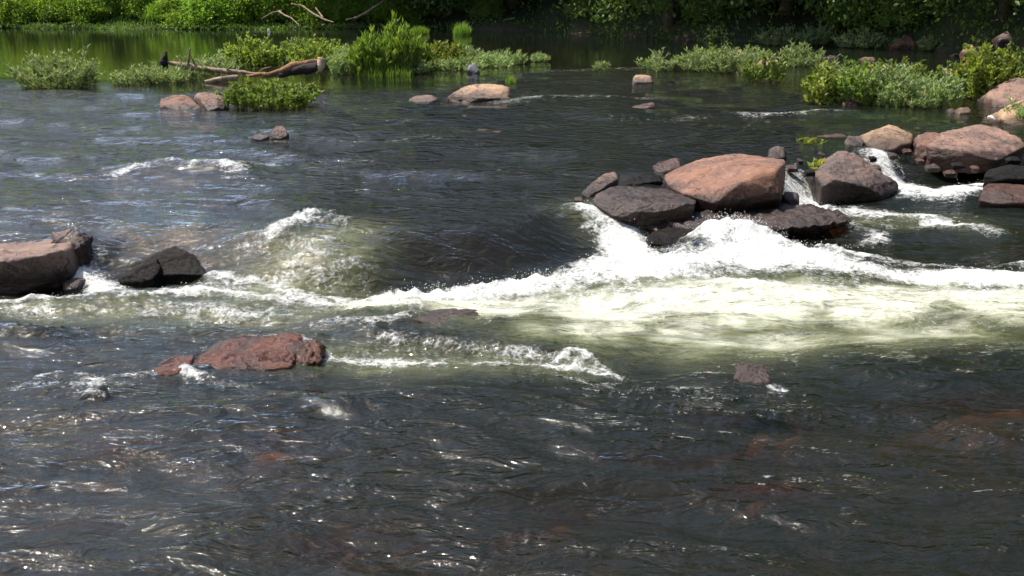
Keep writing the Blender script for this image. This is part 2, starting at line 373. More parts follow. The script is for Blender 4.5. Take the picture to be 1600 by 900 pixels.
rock([(965, 272, .6), (1000, 264, .9), (1040, 264, .9), (1040, 278, .3), (1000, 283, 0), (968, 286, 0)],
     (1000, 287), .32, .6, 'rock_dark', 'dark wet rock hidden behind the low shelf rock', sub=5, lump=.12)
rock([(1016, 268, .2), (1024, 252, .6), (1046, 244, .8), (1066, 246, .8), (1072, 262, .2), (1030, 270, 0)],
     (1040, 271), .3, .5, 'rock_red', 'small reddish rock behind the left shoulder of the largest boulder', name='stone', sub=5, lump=.1)
rock([(1224, 306, .2), (1228, 298, .5), (1248, 300, .5), (1252, 314, .1), (1236, 320, 0)], (1238, 320), .16, .3, 'rock_brown',
     'small brown rock at the right foot of the largest boulder', name='stone', sub=4)
rock([(985, 340, .4), (1010, 334, .8), (1085, 332, .9), (1240, 330, .9), (1300, 333, .8), (1352, 339, .5), (1290, 341, .2), (1190, 350, .05), (1100, 351, 0), (1020, 342, .1)],
     (1100, 354), .20, 1.5, 'rock_brown', 'broad dark wet ledge rock under the largest boulder', name='ledge_rock', sub=6, sharp=18, lump=.05, fine=.03, wet_h=.5, foamc=.6)
rock([(1000, 372, 0), (1030, 350, .6), (1060, 345, .8), (1100, 350, .6), (1104, 372, .1), (1050, 390, 0)],
     (1050, 392), 0, .7, 'rock_dark', 'dark wet rock with spilling water under the broad ledge', sub=5, wet_h=.6, foamc=.3)
rock([(1199, 244, .1), (1202, 230, .5), (1216, 225, .6), (1230, 230, .6), (1233, 243, .2), (1214, 249, 0)], (1216, 248), .29, .4, 'rock_brown',
     'small round brown rock peeking over the largest boulder', name='stone', sub=4, sharp=8)
# right cluster
rock([(1274, 268, .2), (1292, 246, .6), (1312, 231, .8), (1326, 229, .8), (1344, 240, .7), (1362, 264, .5), (1412, 288, .2), (1380, 299, 0), (1335, 293, 0), (1310, 280, .0), (1284, 276, 0)],
     (1350, 298), .14, 1.1, 'rock_brown', 'brown pyramid-shaped rock between the two right falls', sub=6, sharp=22, lump=.04, foamc=.2)
rock([(1276, 220, .2), (1300, 208, .7), (1322, 205, .8), (1334, 216, .5), (1310, 226, 0), (1285, 226, 0)], (1305, 228), .28, .8, 'rock_pink',
     'flat slanting pinkish rock at the left end of the right row', sub=5, sharp=24)
rock([(1318, 222, .1), (1326, 208, .7), (1348, 206, .8), (1358, 214, .5), (1344, 230, 0), (1324, 234, 0)], (1334, 235), .28, .7, 'rock_brown',
     'grey brown rock in the right row beside the tan topped rock', sub=5, sharp=20)
rock([(1346, 212, .3), (1362, 197, .8), (1386, 190, .9), (1408, 196, .9), (1428, 206, .7), (1428, 220, .2), (1400, 226, 0), (1362, 228, .05), (1362, 240, .1), (1420, 240, .15)], (1390, 242), .24, 1.1, 'rock_tan',
     'tan topped rock with black shaded underside in the right row', sub=5, sharp=22, lump=.06, wet_h=.22)  # taller wet band paints the shade at the rock's base
rock([(1430, 226, .1), (1432, 208, .6), (1450, 203, .8), (1470, 205, .8), (1480, 216, .4), (1470, 234, 0), (1440, 240, 0)], (1452, 241), .26, .7, 'rock_red',
     'rusty brown rock wedged left of the big right boulder', sub=5)
rock([(1452, 229, .15), (1474, 208, .6), (1504, 194, .9), (1535, 188, 1), (1560, 190, 1), (1586, 204, .8), (1606, 226, .5), (1604, 236, .2), (1560, 250, 0), (1530, 249, 0), (1500, 232, .02), (1475, 238, .2)],
     (1545, 252), .26, 1.7, 'rock_pink', 'big rounded pinkish boulder at the right edge', sub=6, sharp=20, lump=.035)
rock([(1536, 272, .1), (1548, 256, .6), (1600, 250, .8), (1650, 252, .8), (1650, 276, 0), (1600, 282, 0)], (1580, 283), .2, .7, 'rock_dark',
     'black wet rock below the big rounded boulder', sub=5, lump=.1, wet_h=.4)
rock([(1530, 304, .1), (1548, 284, .7), (1600, 284, .9), (1650, 286, .9), (1656, 306, .1), (1600, 313, 0), (1560, 314, 0)], (1580, 315), .1, .9, 'rock_red',
     'flat reddish brown rock low at the right edge', sub=5, sharp=24)
rock([(1550, 166, .2), (1552, 138, .5), (1574, 118, .8), (1610, 112, .9), (1660, 130, .8), (1660, 164, .1), (1600, 170, 0)], (1590, 172), .3, 1.5, 'rock_pink',
     'purplish boulder at the right edge above the rounded one', sub=5, sharp=10)
rock([(1560, 186, .2), (1572, 160, .6), (1600, 150, .8), (1640, 160, .8), (1640, 192, .1), (1590, 198, 0)], (1590, 199), .3, 1.0, 'rock_tan',
     'tan rock with leaves over it between two right edge boulders', sub=5, sharp=10)
rock([(1496, 176, .2), (1502, 167, .6), (1514, 166, .6), (1521, 176, .2)], (1508, 179), .3, .4, 'rock_tan', 'tiny pale rock at the foot of the right bushes', name='stone', sub=4)
rock([(1482, 174, .2), (1487, 168, .6), (1494, 170, .5), (1495, 176, .1)], (1488, 177), .3, .3, 'rock_red', 'tiny reddish rock left of the tiny pale one', name='stone', sub=3)
rock([(1317, 164, .2), (1322, 150, .6), (1336, 145, .7), (1346, 152, .6), (1345, 166, .1)], (1332, 168), .3, .6, 'rock_red', 'reddish rock at the front foot of the right bushes', name='stone', sub=4)
rock([(1260, 154, .2), (1264, 144, .6), (1272, 146, .6), (1272, 155, .1)], (1266, 157), .3, .3, 'rock_brown', 'small brown rock at the left end of the right bushes', name='stone', sub=4)
rock([(1456, 128, .2), (1466, 108, .6), (1486, 102, .8), (1508, 108, .7), (1514, 126, .1)], (1486, 132), .3, 1.2, 'rock_tan', 'pale tan rock half buried among the right bushes', sub=5)
rock([(1387, 77, .2), (1400, 64, .6), (1421, 51, .8), (1430, 62, .6), (1435, 77, .1)], (1411, 78), .3, 1.0, 'rock_red', 'pointed reddish rock on the far right shore', sub=5)
rock([(1506, 84, .2), (1508, 70, .6), (1520, 68, .7), (1527, 80, .2)], (1516, 88), .5, .6, 'rock_tan', 'small tan rock above the yellow bush on the right', name='stone', sub=4)
rock([(1560, 62, .2), (1566, 50, .6), (1578, 45, .7), (1586, 58, .2)], (1573, 66), .9, .8, 'rock_brown', 'brown rock on the shaded right bank', name='stone', sub=4)
for i, (a, b, lab) in enumerate([(1300, 90, 'low brown stone in the far right channel'), (1358, 93, 'small pale stone in the far right channel'), (1500, 87, 'dark stone in the shaded far right channel')]):
    rock([(a - 14, b, .2), (a - 6, b - 5, .6), (a + 8, b - 4, .6), (a + 14, b + 1, .2)], (a, b + 2), .3, .5, ['rock_brown', 'rock_tan', 'rock_dark'][i], lab, name='stone', sub=4)
for k, (a, b, w_) in enumerate([(1256, 316, 8), (1268, 268, 7), (1240, 262, 8), (1252, 250, 6), (1300, 228, 7), (1366, 246, 8), (1372, 262, 7), (1440, 250, 8), (1460, 262, 10), (1500, 258, 9), (1520, 282, 7), (1488, 270, 8),
                              (1290, 330, 9), (1330, 342, 8), (1420, 296, 7), (1510, 300, 7), (1285, 240, 6), (1262, 236, 7), (905, 312, 6), (1420, 236, 8), (1398, 242, 7), (1586, 250, 9), (1526, 262, 7)]):
    wl_ = .3
    for _ in range(6): q_ = P(a, b, wl_); wl_ = float(water_base(np.array([q_[0]]), np.array([q_[1]]))[0])
    w_ *= random.uniform(.6, 1.5); h_ = random.uniform(.35, .6) * w_
    rock([(a - w_, b + 1, .2), (a - w_ * .5, b - h_, .6), (a + w_ * .4, b - h_ * 1.1, .7), (a + w_, b + 1, .2)], (a, b + 2), wl_, .22,
         ['rock_brown', 'rock_dark', 'rock_pink', 'rock_red'][k % 4], 'small wet stone wedged among the boulders on the right', name='stone', group='small stones among the right boulders', sub=4, wet_h=.1, foamc=.25, deep=.06, sharp=5, chips=8)
# upstream
rock([(246, 168, .1), (250, 154, .5), (272, 145, .8), (292, 143, .8), (306, 154, .6), (320, 172, .1), (280, 174, 0)], (282, 175), .3, .7, 'rock_red', 'orange brown rock left of its paler twin by the small bush', sub=5, wet_h=.14, sharp=24)  # wet band also darkens the front as painted shade
rock([(300, 143, .5), (330, 142, .8), (347, 147, .8), (350, 164, .2), (326, 174, 0), (318, 172, .1), (308, 158, .3)], (326, 175), .3, .8, 'rock_pink', 'pink angular rock between the orange brown rock and the bush', sub=5, sharp=24)
rock([(418, 213, .1), (424, 197, .5), (434, 192, .7), (446, 196, .7), (451, 211, .2), (436, 217, 0)], (436, 217), .3, .3, 'rock_red', 'small upright brown rock alone in upstream water', name='stone', sub=5)
rock([(388, 215, .2), (398, 208, .5), (415, 205, .7), (424, 212, .3), (410, 218, 0)], (405, 218), .29, .4, 'rock_brown', 'flat awash rock left of the small upright rock', name='stone', sub=4, wet_h=.3)
rock([(690, 150, .2), (704, 139, .6), (738, 134, .8), (758, 126, .9), (782, 125, .9), (797, 133, .8), (798, 147, .2), (760, 151, .05), (730, 155, 0)], (740, 156), .3, 1.0, 'rock_tan', 'long tan slab in the middle of upstream water', sub=5, sharp=18)
rock([(634, 156, .2), (650, 148, .7), (672, 145, .8), (688, 153, .3), (670, 159, 0)], (660, 160), .3, .6, 'rock_tan', 'low tan rock left of the long tan slab', name='stone', sub=4, sharp=12)
rock([(986, 128, .1), (990, 116, .6), (1004, 113, .7), (1018, 118, .6), (1023, 128, .1)], (1004, 131), .3, .5, 'rock_tan', 'small squarish tan rock upstream of the largest boulder', name='stone', sub=4)
rock([(985, 167, .2), (1005, 162, .6), (1022, 158, .7), (1026, 165, .2), (1005, 169, 0)], (1005, 169), .3, .35, 'rock_red', 'low reddish stone breaking the upstream riffle', name='stone', sub=4, wet_h=.1)
rock([(729, 105, .2), (733, 100, .6), (742, 100, .6), (751, 112, .2), (740, 115, 0)], (741, 115), .3, .3, 'rock_grey', 'blue grey pointed stone below the bright green reeds', name='stone', sub=4)
rock([(1130, 92, .2), (1140, 78, .6), (1158, 74, .7), (1172, 80, .6), (1176, 94, .1)], (1155, 98), .3, .8, 'rock_tan', 'pale rock among the upstream middle bushes', sub=4)
rock([(1182, 104, .2), (1190, 90, .6), (1212, 88, .7), (1222, 98, .1)], (1200, 108), .3, .7, 'rock_tan', 'pale tan rock beside the small bright bush', sub=4)
for a, b, lab in [(505, 161, 'first tiny pebble right of the small bush'), (236, 126, 'tiny white stone below the low silver bush'), (243, 169, 'tiny white pebble left of the orange brown rock')]:
    rock([(a - 5, b, .2), (a - 3, b - 4, .5), (a + 3, b - 4, .5), (a + 6, b, .2)], (a, b + 1), .3, .14, 'rock_white' if a < 300 else 'rock_brown', lab, name='pebble', sub=3, sharp=8)
Yb = P(1545, 252, .26)[1] + 1.6
W = [Q(a, b, Yb + d) for a, b, d in [(1542, 186, 0), (1543, 180, 0), (1550, 178, .06), (1556, 184, .06), (1557, 189, 0), (1548, 190, 0), (1545, 186, .12)]]
tag(obj('pebble', rock_mesh('pebble', W, -5, 'rock_white', sub=3, sharp=8)), 'small bright white stone sitting on the big rounded right boulder', 'rock')
W = [Q(a, b, P(420, 50, ZU)[1] + d) for a, b, d in [(417, 50, 0), (418, 45, 0), (421, 44, .1), (423, 47, .1), (423, 51, 0), (420, 51, .15)]]
tag(obj('pebble', rock_mesh('pebble', W, -5, 'rock_white', sub=3, sharp=8)), 'tiny white stone at the far left waterline under the branches', 'rock')

# ------------------------------------------------------------------ foliage builders
def leaves(pos, dr, L, Wd):
    n = len(pos); dr = dr / np.linalg.norm(dr, axis=1)[:, None]
    r = rng.normal(size=(n, 3)); sdv = np.cross(dr, r); sdv /= np.linalg.norm(sdv, axis=1)[:, None] + 1e-9
    L = np.broadcast_to(L, n)[:, None]; Wd = np.broadcast_to(Wd, n)[:, None]
    mid = pos + dr * L * .45; nrm = np.cross(dr, sdv)
    v = np.stack([pos, mid + sdv * Wd / 2 + nrm * Wd * .15, pos + dr * L - nrm * L * .08, mid - sdv * Wd / 2 + nrm * Wd * .15], 1).reshape(-1, 3)
    b = np.arange(n)[:, None] * 4
    f = np.concatenate([b + np.array([[0, 1, 2]]), b + np.array([[0, 2, 3]])])
    return v, f, np.repeat(rng.uniform(0, 1, n), 4)
def tubes(paths, radii, sides=4):
    V, Fc, off = [], [], 0
    for pts, rad in zip(paths, radii):
        pts = np.asarray(pts, float); k = len(pts)
        tg = np.gradient(pts, axis=0); tg /= np.linalg.norm(tg, axis=1)[:, None] + 1e-9
        ref = np.array([0.31, .2, .93]) if abs(tg[:, 2]).mean() < .8 else np.array([1., .1, 0])
        a = np.cross(tg, ref); a /= np.linalg.norm(a, axis=1)[:, None]; b = np.cross(tg, a)
        th = np.linspace(0, 2 * math.pi, sides, endpoint=False)
        rad = np.broadcast_to(rad, k)
        ring = pts[:, None, :] + rad[:, None, None] * (np.cos(th)[None, :, None] * a[:, None, :] + np.sin(th)[None, :, None] * b[:, None, :])
        V.append(ring.reshape(-1, 3)); V.append(pts[[0, -1]])
        i = np.arange(k * sides).reshape(k, sides) + off
        q = np.stack([i[:-1], np.roll(i[:-1], -1, 1), np.roll(i[1:], -1, 1), i[1:]], -1).reshape(-1, 4)
        Fc.append(q[:, [0, 1, 2]]); Fc.append(q[:, [0, 2, 3]])
        c0, c1 = off + k * sides, off + k * sides + 1
        Fc.append(np.stack([np.roll(i[0], -1), i[0], np.full(sides, c0)], -1)); Fc.append(np.stack([i[-1], np.roll(i[-1], -1), np.full(sides, c1)], -1))
        off += k * sides + 2
    return np.concatenate(V), np.concatenate(Fc)
def stem_clump(rx, ry, h, ns, nl0, L, Wd, lean=.9, ragged=.5, up_=.5):
    """stems fanning from an oval patch with leaves all along them"""
    P_, D_, paths = [], [], []
    for i in range(ns):
        a = rng.uniform(0, 2 * math.pi); r = math.sqrt(rng.uniform()) * .85
        b = np.array([math.cos(a) * r * rx, math.sin(a) * r * ry, -.12])
        hh = h * (1 - .72 * r * r) * rng.uniform(1 - ragged, 1.12) * (1.22 if rng.uniform() < .08 else 1)
        out = np.array([math.cos(a) * r * rx + rng.normal() * .12 * rx, math.sin(a) * r * ry + rng.normal() * .1 * ry, 0]) * lean * rng.uniform(.2, .7)
        tt = np.linspace(0, 1, 5)[:, None]
        path = b + out * tt ** 1.6 + np.array([0, 0, 1.]) * (hh + .12) * (tt - .12 * tt ** 2) / .88
        path[1:] += rng.normal(size=(4, 3)) * .015
        paths.append(path)
        nl = max(4, int(nl0 * rng.uniform(.25, 1.35)))
        s = rng.uniform(.06, 1, nl) ** .8; idx = s * 4; k = np.minimum(idx.astype(int), 3); fr = (idx - k)[:, None]
        P_.append(path[k] * (1 - fr) + path[k + 1] * fr)
        up = (path[4] - path[3]) / np.linalg.norm(path[4] - path[3])
        th = rng.uniform(0, 2 * math.pi, nl); d = np.stack([np.cos(th), np.sin(th), rng.uniform(.0, .9, nl)], 1) + up * up_
        D_.append(d)
    pos, dr = np.concatenate(P_), np.concatenate(D_)
    keep = pos[:, 2] > .0
    pos, dr = pos[keep], dr[keep]
    return leaves(pos, dr, L * rng.uniform(.6, 1.2, len(pos)), Wd * rng.uniform(.7, 1.2, len(pos))), tubes(paths, [np.linspace(.006, .002, 5)] * ns, 3)
def blade_clump(rx, ry, h, nb, w, lean=.45):
    V, Fc, R = [], [], []
    a = rng.uniform(0, 2 * math.pi, nb); r = np.sqrt(rng.uniform(0, 1, nb))
    b = np.stack([np.cos(a) * r * rx, np.sin(a) * r * ry, np.full(nb, -.1)], 1)
    hh = h * (1 - .45 * r ** 2) * rng.uniform(.45, 1.1, nb)
    oa = rng.uniform(0, 2 * math.pi, nb); od = np.stack([np.cos(oa), np.sin(oa), np.zeros(nb)], 1) * (hh * lean * rng.uniform(.1, 1, nb))[:, None]
    sd_ = np.stack([-np.sin(oa + rng.normal(size=nb)), np.cos(oa), np.zeros(nb)], 1); sd_ /= np.linalg.norm(sd_, axis=1)[:, None]
    ks = [0, .35, .7, 1.0]; ws = [1, .9, .55, .05]
    rows = []
    for k, q in zip(ks, ws):
        c = b + od * k ** 2 + np.array([0, 0, 1.]) * (hh * (k - .18 * k ** 3) + .1 * k)[:, None]
        rows += [c - sd_ * w * q / 2, c + sd_ * w * q / 2]
    V = np.stack(rows, 1).reshape(-1, 3); o = np.arange(nb)[:, None] * 8
    Fc = np.concatenate([o + np.array([[2 * j, 2 * j + 1, 2 * j + 3]]) for j in range(3)] + [o + np.array([[2 * j, 2 * j + 3, 2 * j + 2]]) for j in range(3)])
    return V, Fc, np.repeat(rng.uniform(0, 1, nb), 8)
def thing(name, loc, label, cat, group=None, rz=0.):
    o = bpy.data.objects.new(name, None); COL.objects.link(o); o.location = loc; o.rotation_euler.z = rz; o.empty_display_size = .2
    return tag(o, label, cat, group)
PX = lambda py, z=ZU: P(800, py, z)[1] / math.cos(PITCH) / F    # metres per pixel, about
def bush(px, py, wpx, hpx, kind, label, dens=1., depth=.7, z=ZU, name=None, isl=True):
    x, y, _ = P(px, py, z); m = y / F * 1.02; rx, h = wpx * m / 2, hpx * m; ry = min(rx, h * 1.1) * depth + .12
    y += ry * .8; x = x * (1 + ry * .8 / y)
    if isl: ISL.append((x, y, rx * .9, ry * .9, .0))
    name = name or {'silver': 'water_willow', 'green': 'bush', 'yellow': 'bush', 'grass': 'grass_clump', 'reed': 'reed_clump'}[kind]
    h *= .9; e = thing(name, (x, y, z), label, 'plant' if kind != 'grass' else 'grass')
    area = rx * ry * math.pi
    if kind == 'grass':
        v, f, r = blade_clump(rx, ry, h, int(1500 * area ** .8 * dens) + 150, .02)
        obj('foliage', mesh_np('foliage', v, f, {'rnd': r}, True, M['leaf_grass']), e)
    else:
        if kind == 'reed': dens *= 1.3
        L, W_ = {'reed': (.17, .032), 'silver': (.12, .03), 'green': (.10, .045), 'yellow': (.11, .055)}[kind]
        ns = max(9, int((55 * area ** .75 + 22) * dens))
        (v, f, r), (tv, tf) = stem_clump(rx, ry, h, ns, int(18 + h * 34), L, W_, *((.5, .45, 1.3) if kind == 'reed' else ()))
        obj('foliage', mesh_np('foliage', v, f, {'rnd': r}, True, M['leaf_' + {'reed': 'grass'}.get(kind, kind)]), e)
        obj('stems', mesh_np('stems', tv, tf, None, True, M['stem']), e)
    return e
bush(90, 139, 122, 56, 'silver', 'silvery bush standing alone in water at the far left', 1.4)
bush(212, 133, 60, 28, 'silver', 'low silver bush at the left end of the log', 1.)
bush(262, 132, 56, 28, 'silver', 'low loose bush under the charred stump', 1.)
bush(312, 124, 90, 34, 'silver', 'wispy plants growing in front of the pale log', .75)
bush(418, 171, 140, 48, 'green', 'round green bush in front of the log beside the pink rock', 1.5)
bush(396, 104, 78, 46, 'yellow', 'rounded green bush behind the pale log', 1.3)
bush(455, 100, 70, 36, 'green', 'green bush between the pale log and the root end', 1.)
bush(500, 108, 90, 48, 'yellow', 'bright yellow green bush behind the raised log end', 1.3)
bush(545, 118, 60, 44, 'silver', 'pale bush just right of the raised log end', 1.)
bush(584, 119, 80, 66, 'reed', 'tall bright green reeds right of the raised log end', 1.5)
bush(622, 117, 70, 76, 'reed', 'tallest bright green reeds in the middle of the weedy bar', 1.5)
bush(600, 120, 90, 26, 'grass', 'grass blades at the front foot of the tall reeds', .35)
bush(665, 108, 60, 26, 'yellow', 'low yellow green plants between reeds and round yellowish bush', 1.)
bush(712, 112, 70, 22, 'silver', 'low pale plants at the front of the yellowish bush', 1.)
bush(765, 106, 60, 20, 'silver', 'low pale plants near the right tip of the weedy bar', 1.)
bush(340, 112, 60, 26, 'silver', 'loose weeds behind the middle of the pale log', .8)
bush(240, 126, 60, 24, 'silver', 'low weeds left of the charred stump foot', .8)
bush(575, 106, 60, 44, 'yellow', 'yellowish plants behind the left side of the tall reeds', 1.)
bush(1115, 108, 60, 38, 'green', 'green plants between the two pale upstream bushes', 1.)
bush(1365, 140, 70, 42, 'yellow', 'yellowish plants behind the right thicket', 1.)
bush(1305, 140, 60, 44, 'silver', 'pale plants behind the left of the right thicket', 1.)
bush(1415, 142, 70, 48, 'green', 'green plants behind the silver bushes of the thicket', 1.)
bush(1180, 100, 50, 26, 'silver', 'pale plants around the pale tan rock upstream', .8)
bush(652, 112, 50, 50, 'reed', 'shorter bright reeds beside the tall clump', 1.)
bush(640, 116, 70, 24, 'silver', 'low silver plants at the foot of the tall grass', 1.)
bush(690, 106, 60, 42, 'yellow', 'yellowish green bush right of the tall grass', 1.)
bush(735, 104, 60, 30, 'silver', 'pale low bush above the blue grey stone', 1.)
bush(790, 102, 60, 24, 'silver', 'pale low bush at the right tip of the weedy bar', 1.)
bush(845, 98, 26, 14, 'silver', 'tiny tuft in dark water right of the weedy bar', .8)
bush(722, 55, 26, 28, 'grass', 'bright upright grass tuft by the far shore', 1.)
bush(655, 54, 30, 18, 'grass', 'small grass tuft by the far shore left of the upright one', 1.)
bush(798, 131, 16, 18, 'grass', 'few grass blades at the right end of the tan slab', .25, isl=False)
bush(938, 112, 26, 18, 'silver', 'sparse tuft in dark water left of the squarish rock', .4)
bush(1025, 112, 56, 30, 'silver', 'sparse silver plants behind the squarish tan rock', .7)
bush(1090, 113, 60, 40, 'silver', 'pale bush at the left of the upstream middle row', 1.)
bush(1140, 115, 60, 42, 'silver', 'pale bush in front of the pale upstream rock', 1.)
bush(1200, 130, 62, 46, 'green', 'small bright green bush at the right end of the middle row', 1.)
bush(1250, 105, 60, 36, 'silver', 'pale bush behind the small bright green bush', 1.)
bush(1285, 164, 60, 68, 'yellow', 'yellow green bush at the left end of the right thicket', 1.2)
bush(1335, 166, 80, 72, 'green', 'green bush second from left in the right thicket', 1.2)
bush(1395, 168, 90, 72, 'silver', 'silver green bush in the middle of the right thicket', 1.3)
bush(1455, 168, 80, 60, 'silver', 'silver bush in front of the half buried tan rock', 1.1)
bush(1485, 140, 60, 44, 'green', 'olive bush on the half buried tan rock', .7, isl=False)
bush(1535, 158, 80, 88, 'yellow', 'tallest yellow flecked bush in the right thicket', 1.6)
bush(1580, 120, 60, 48, 'green', 'dark green bush behind the purplish boulder', 1.)
bush(1440, 172, 40, 24, 'silver', 'low plant at the waterline right of the reddish stone', .8)
bush(1590, 196, 34, 40, 'silver', 'leafy weed over the tan rock at the right edge', .7, isl=False)
bush(1262, 230, 36, 8, 'yellow', 'yellowish weed left of the slanting pinkish rock', .4, isl=False)
bush(1277, 264, 8, 8, 'yellow', 'tiny yellow weed on the brown pyramid-shaped rock', .2, isl=False)
bush(1222, 72, 70, 30, 'silver', 'sunlit shrub on the shaded right shore, left one', 1.)
bush(1270, 72, 60, 34, 'silver', 'sunlit shrub on the shaded right shore, middle one', 1.)
bush(1350, 76, 80, 30, 'silver', 'low sunlit shrub left of the pointed reddish rock', 1.)
bush(1450, 80, 30, 22, 'silver', 'small shrub right of the pointed reddish rock', 1.)

# ------------------------------------------------------------------ driftwood
def wpath(pts, Y0, n=4):
    w = np.array([Q(a, b, Y0 + c) for a, b, c in pts]); k = len(w)
    s = np.linspace(0, k - 1, (k - 1) * n + 1); i = np.minimum(s.astype(int), k - 2); f = (s - i)[:, None]; f = f * f * (3 - 2 * f) * .3 + f * .7
    return w[i] * (1 - f) + w[i + 1] * f, s
def wood(pts, rads, Y0, mat, name, parent=None, sides=10, rough=.15):
    p, s = wpath(pts, Y0, 6); r = np.interp(s, range(len(rads)), rads)
    v, f = tubes([p], [r], sides)
    nn = fbm3(v * 5, 3); c = v.mean(0)
    v = v + (noise3(v * 4 + 9)[:, None] * np.array([.3, .3, 1]) + rng.normal(size=v.shape) * .05) * rough * np.mean(rads)
    return obj(name, mesh_np(name, v, f, None, True, M[mat]), parent)
YL = P(380, 126, ZU)[1]
lg = thing('driftwood_log', (0, YL, ZU), 'long pale bleached log lying across the weedy bar with an upturned branch', 'log')
def cparent(o, p):
    o.parent = p; o.matrix_parent_inverse = p.matrix_basis.inverted()
    import mathutils
    o.matrix_parent_inverse = mathutils.Matrix.Translation(-p.location); return o
for args in [([(262, 97, .6), (290, 104, .5), (330, 109, .3), (380, 114, .1), (430, 118, 0)], [.04, .07, .055, .045, .03], 'drift', 'trunk'),
             ([(293, 107, .45), (295, 90, .4), (297, 75, .4)], [.03, .022, .018], 'drift', 'branch'),
             ([(308, 107, .45), (302, 96, .42), (297, 86, .4)], [.02, .018, .014], 'drift', 'branch'),
             ([(352, 111, .2), (362, 103, .1), (366, 97, .1)], [.02, .014, .006], 'drift', 'broken_branch'), ([(402, 116, .1), (410, 108, 0), (424, 104, -.1)], [.02, .014, .005], 'drift', 'broken_branch'),
             ([(320, 128, -.5), (345, 124, -.4), (372, 122, -.3)], [.04, .08, .05], 'drift', 'broken_trunk')]:
    cparent(wood(args[0], args[1], YL, args[2], args[3], rough=.5, sides=12), lg)
st = wood([(255, 107, .6), (256, 97, .6), (258, 88, .6), (259, 79, .65)], [.10, .10, .06, .035], YL, 'burnt_shade', 'charred_stump', sides=12, rough=.5)
tag(st, 'black charred stump standing at the left end of the pale log', 'stump')
rt = thing('root_log', (0, YL, ZU), 'raised reddish log with shade-painted hollow underside and pale broken end', 'log')
for args in [([(385, 118, .1), (420, 117, .0), (440, 112, .0), (462, 101, .2), (500, 98, .3)], [.03, .05, .075, .09, .07], 'drift_red', 'trunk'),
             ([(436, 122, -.1), (452, 113, .1), (475, 108, .15), (496, 106, .2)], [.05, .10, .12, .10], 'burnt_shade', 'hollow_shade'),  # shade under the log, built as a black piece
             ([(502, 92, .25), (501, 104, .2), (497, 114, .15)], [.08, .09, .04], 'drift_pale', 'broken_end'),
             ([(502, 96, .3), (504, 90, .3), (505, 87, .3)], [.05, .03, .01], 'drift_red', 'knot')]:
    cparent(wood(args[0], args[1], YL - .1, args[2], args[3], rough=.6, sides=14), rt)
sn = wood([(457, 66, 0), (456, 58, 0)], [.03, .02], P(456, 100, ZU)[1] + .3, 'drift_pale', 'snag'); tag(sn, 'thin pale snag poking out of the bush behind the log', 'branch')
YB = P(440, 46, ZU)[1] - .8
for lab, segs in [('forked bare branch drooping over the far left shore', [([(436, 18, .3), (445, 24, 0), (455, 28, -.3), (468, 40, -.8)], [.045, .035, .03, .015]), ([(408, 30, .2), (425, 20, .3), (440, 17, .5)], [.02, .03, .04])]),
                  ('second bare branch with a side fork on the far shore', [([(455, 6, .8), (472, 9, .6), (490, 22, .2), (508, 31, -.3), (522, 35, -.7)], [.03, .04, .045, .04, .02]), ([(493, 12, .5), (499, 20, .2), (505, 28, -.2)], [.03, .035, .04])]),
                  ('pale dead limb sloping up to the right on the far shore', [([(541, 31, -.3), (556, 28, 0), (572, 20, .3), (588, 9, .6), (604, 0, 1.0), (612, -14, 1.3)], [.03, .045, .05, .04, .045, .03])])]:
    e = thing('bare_branch', (0, YB, 1.0), lab, 'branch')
    for a, r in segs: cparent(wood(a, r, YB, 'drift', 'limb', sides=7), e)
e = wood([(760, 40, 0), (785, 33, .3), (805, 28, .5)], [.05, .06, .05], P(790, 48, ZU)[1] + .6, 'drift', 'fallen_trunk'); tag(e, 'brown fallen trunk on the shaded far shore behind the weedy bar', 'log')

# ------------------------------------------------------------------ ground
Yr = np.concatenate([np.linspace(-60, 1.6, 40, endpoint=False), 1 / np.linspace(1 / 1.6, 1 / 75, 520), np.linspace(80, 900, 60)])
u = np.linspace(-1, 1, 420); U = .6 * u + 2.4 * u ** 9
X, Y, f = grid(lambda y: np.maximum(np.abs(y), 9.), Yr, U)
z, land, red = ground_h(X, Y)
g = obj('riverbed', mesh_np('riverbed', np.stack([X, Y, z], 1), f, {'land': land, 'red': red}, True, M['ground'])); tag(g, kind='structure')
def gz(x, y):
    return float(ground_h(np.array([x]), np.array([y]))[0][0])

# ------------------------------------------------------------------ water
Yr = 1 / np.linspace(1 / 1.5, 1 / 62, 900); Yr = np.concatenate([Yr, [66, 72, 90]])
u = np.linspace(-1, 1, 1250); U = .56 * u + 2.4 * u ** 15
X, Y, f = grid(lambda y: np.maximum(y, 2.6), Yr, U)
base = water_base(X, Y)
def stroke(pts, z, inten, pw=1.0):
    """foam, bubble or painted-glint band along a line: (px, py, half thickness in px)"""
    out = np.zeros_like(X)
    W = [P(a, b, z) for a, b, *_ in pts]; H = [max(.05, c * (w[1] ** 2) / ((CAM_H - z) * F)) for (_, _, c), w in zip(pts, W)]
    for i in range(len(W) - 1 or 1):
        A, B = W[i], W[min(i + 1, len(W) - 1)]; dx, dy = B[0] - A[0], B[1] - A[1]; L2 = dx * dx + dy * dy + 1e-9
        t_ = np.clip(((X - A[0]) * dx + (Y - A[1]) * dy) / L2, 0, 1); h = H[i] + (H[min(i + 1, len(H) - 1)] - H[i]) * t_
        d = np.hypot(X - A[0] - dx * t_, Y - A[1] - dy * t_) / h
        out = np.maximum(out, np.exp(-d ** 2 * .9 * pw))
    return out * inten
wx = noise2(X * 1.3, Y * 1.3); 
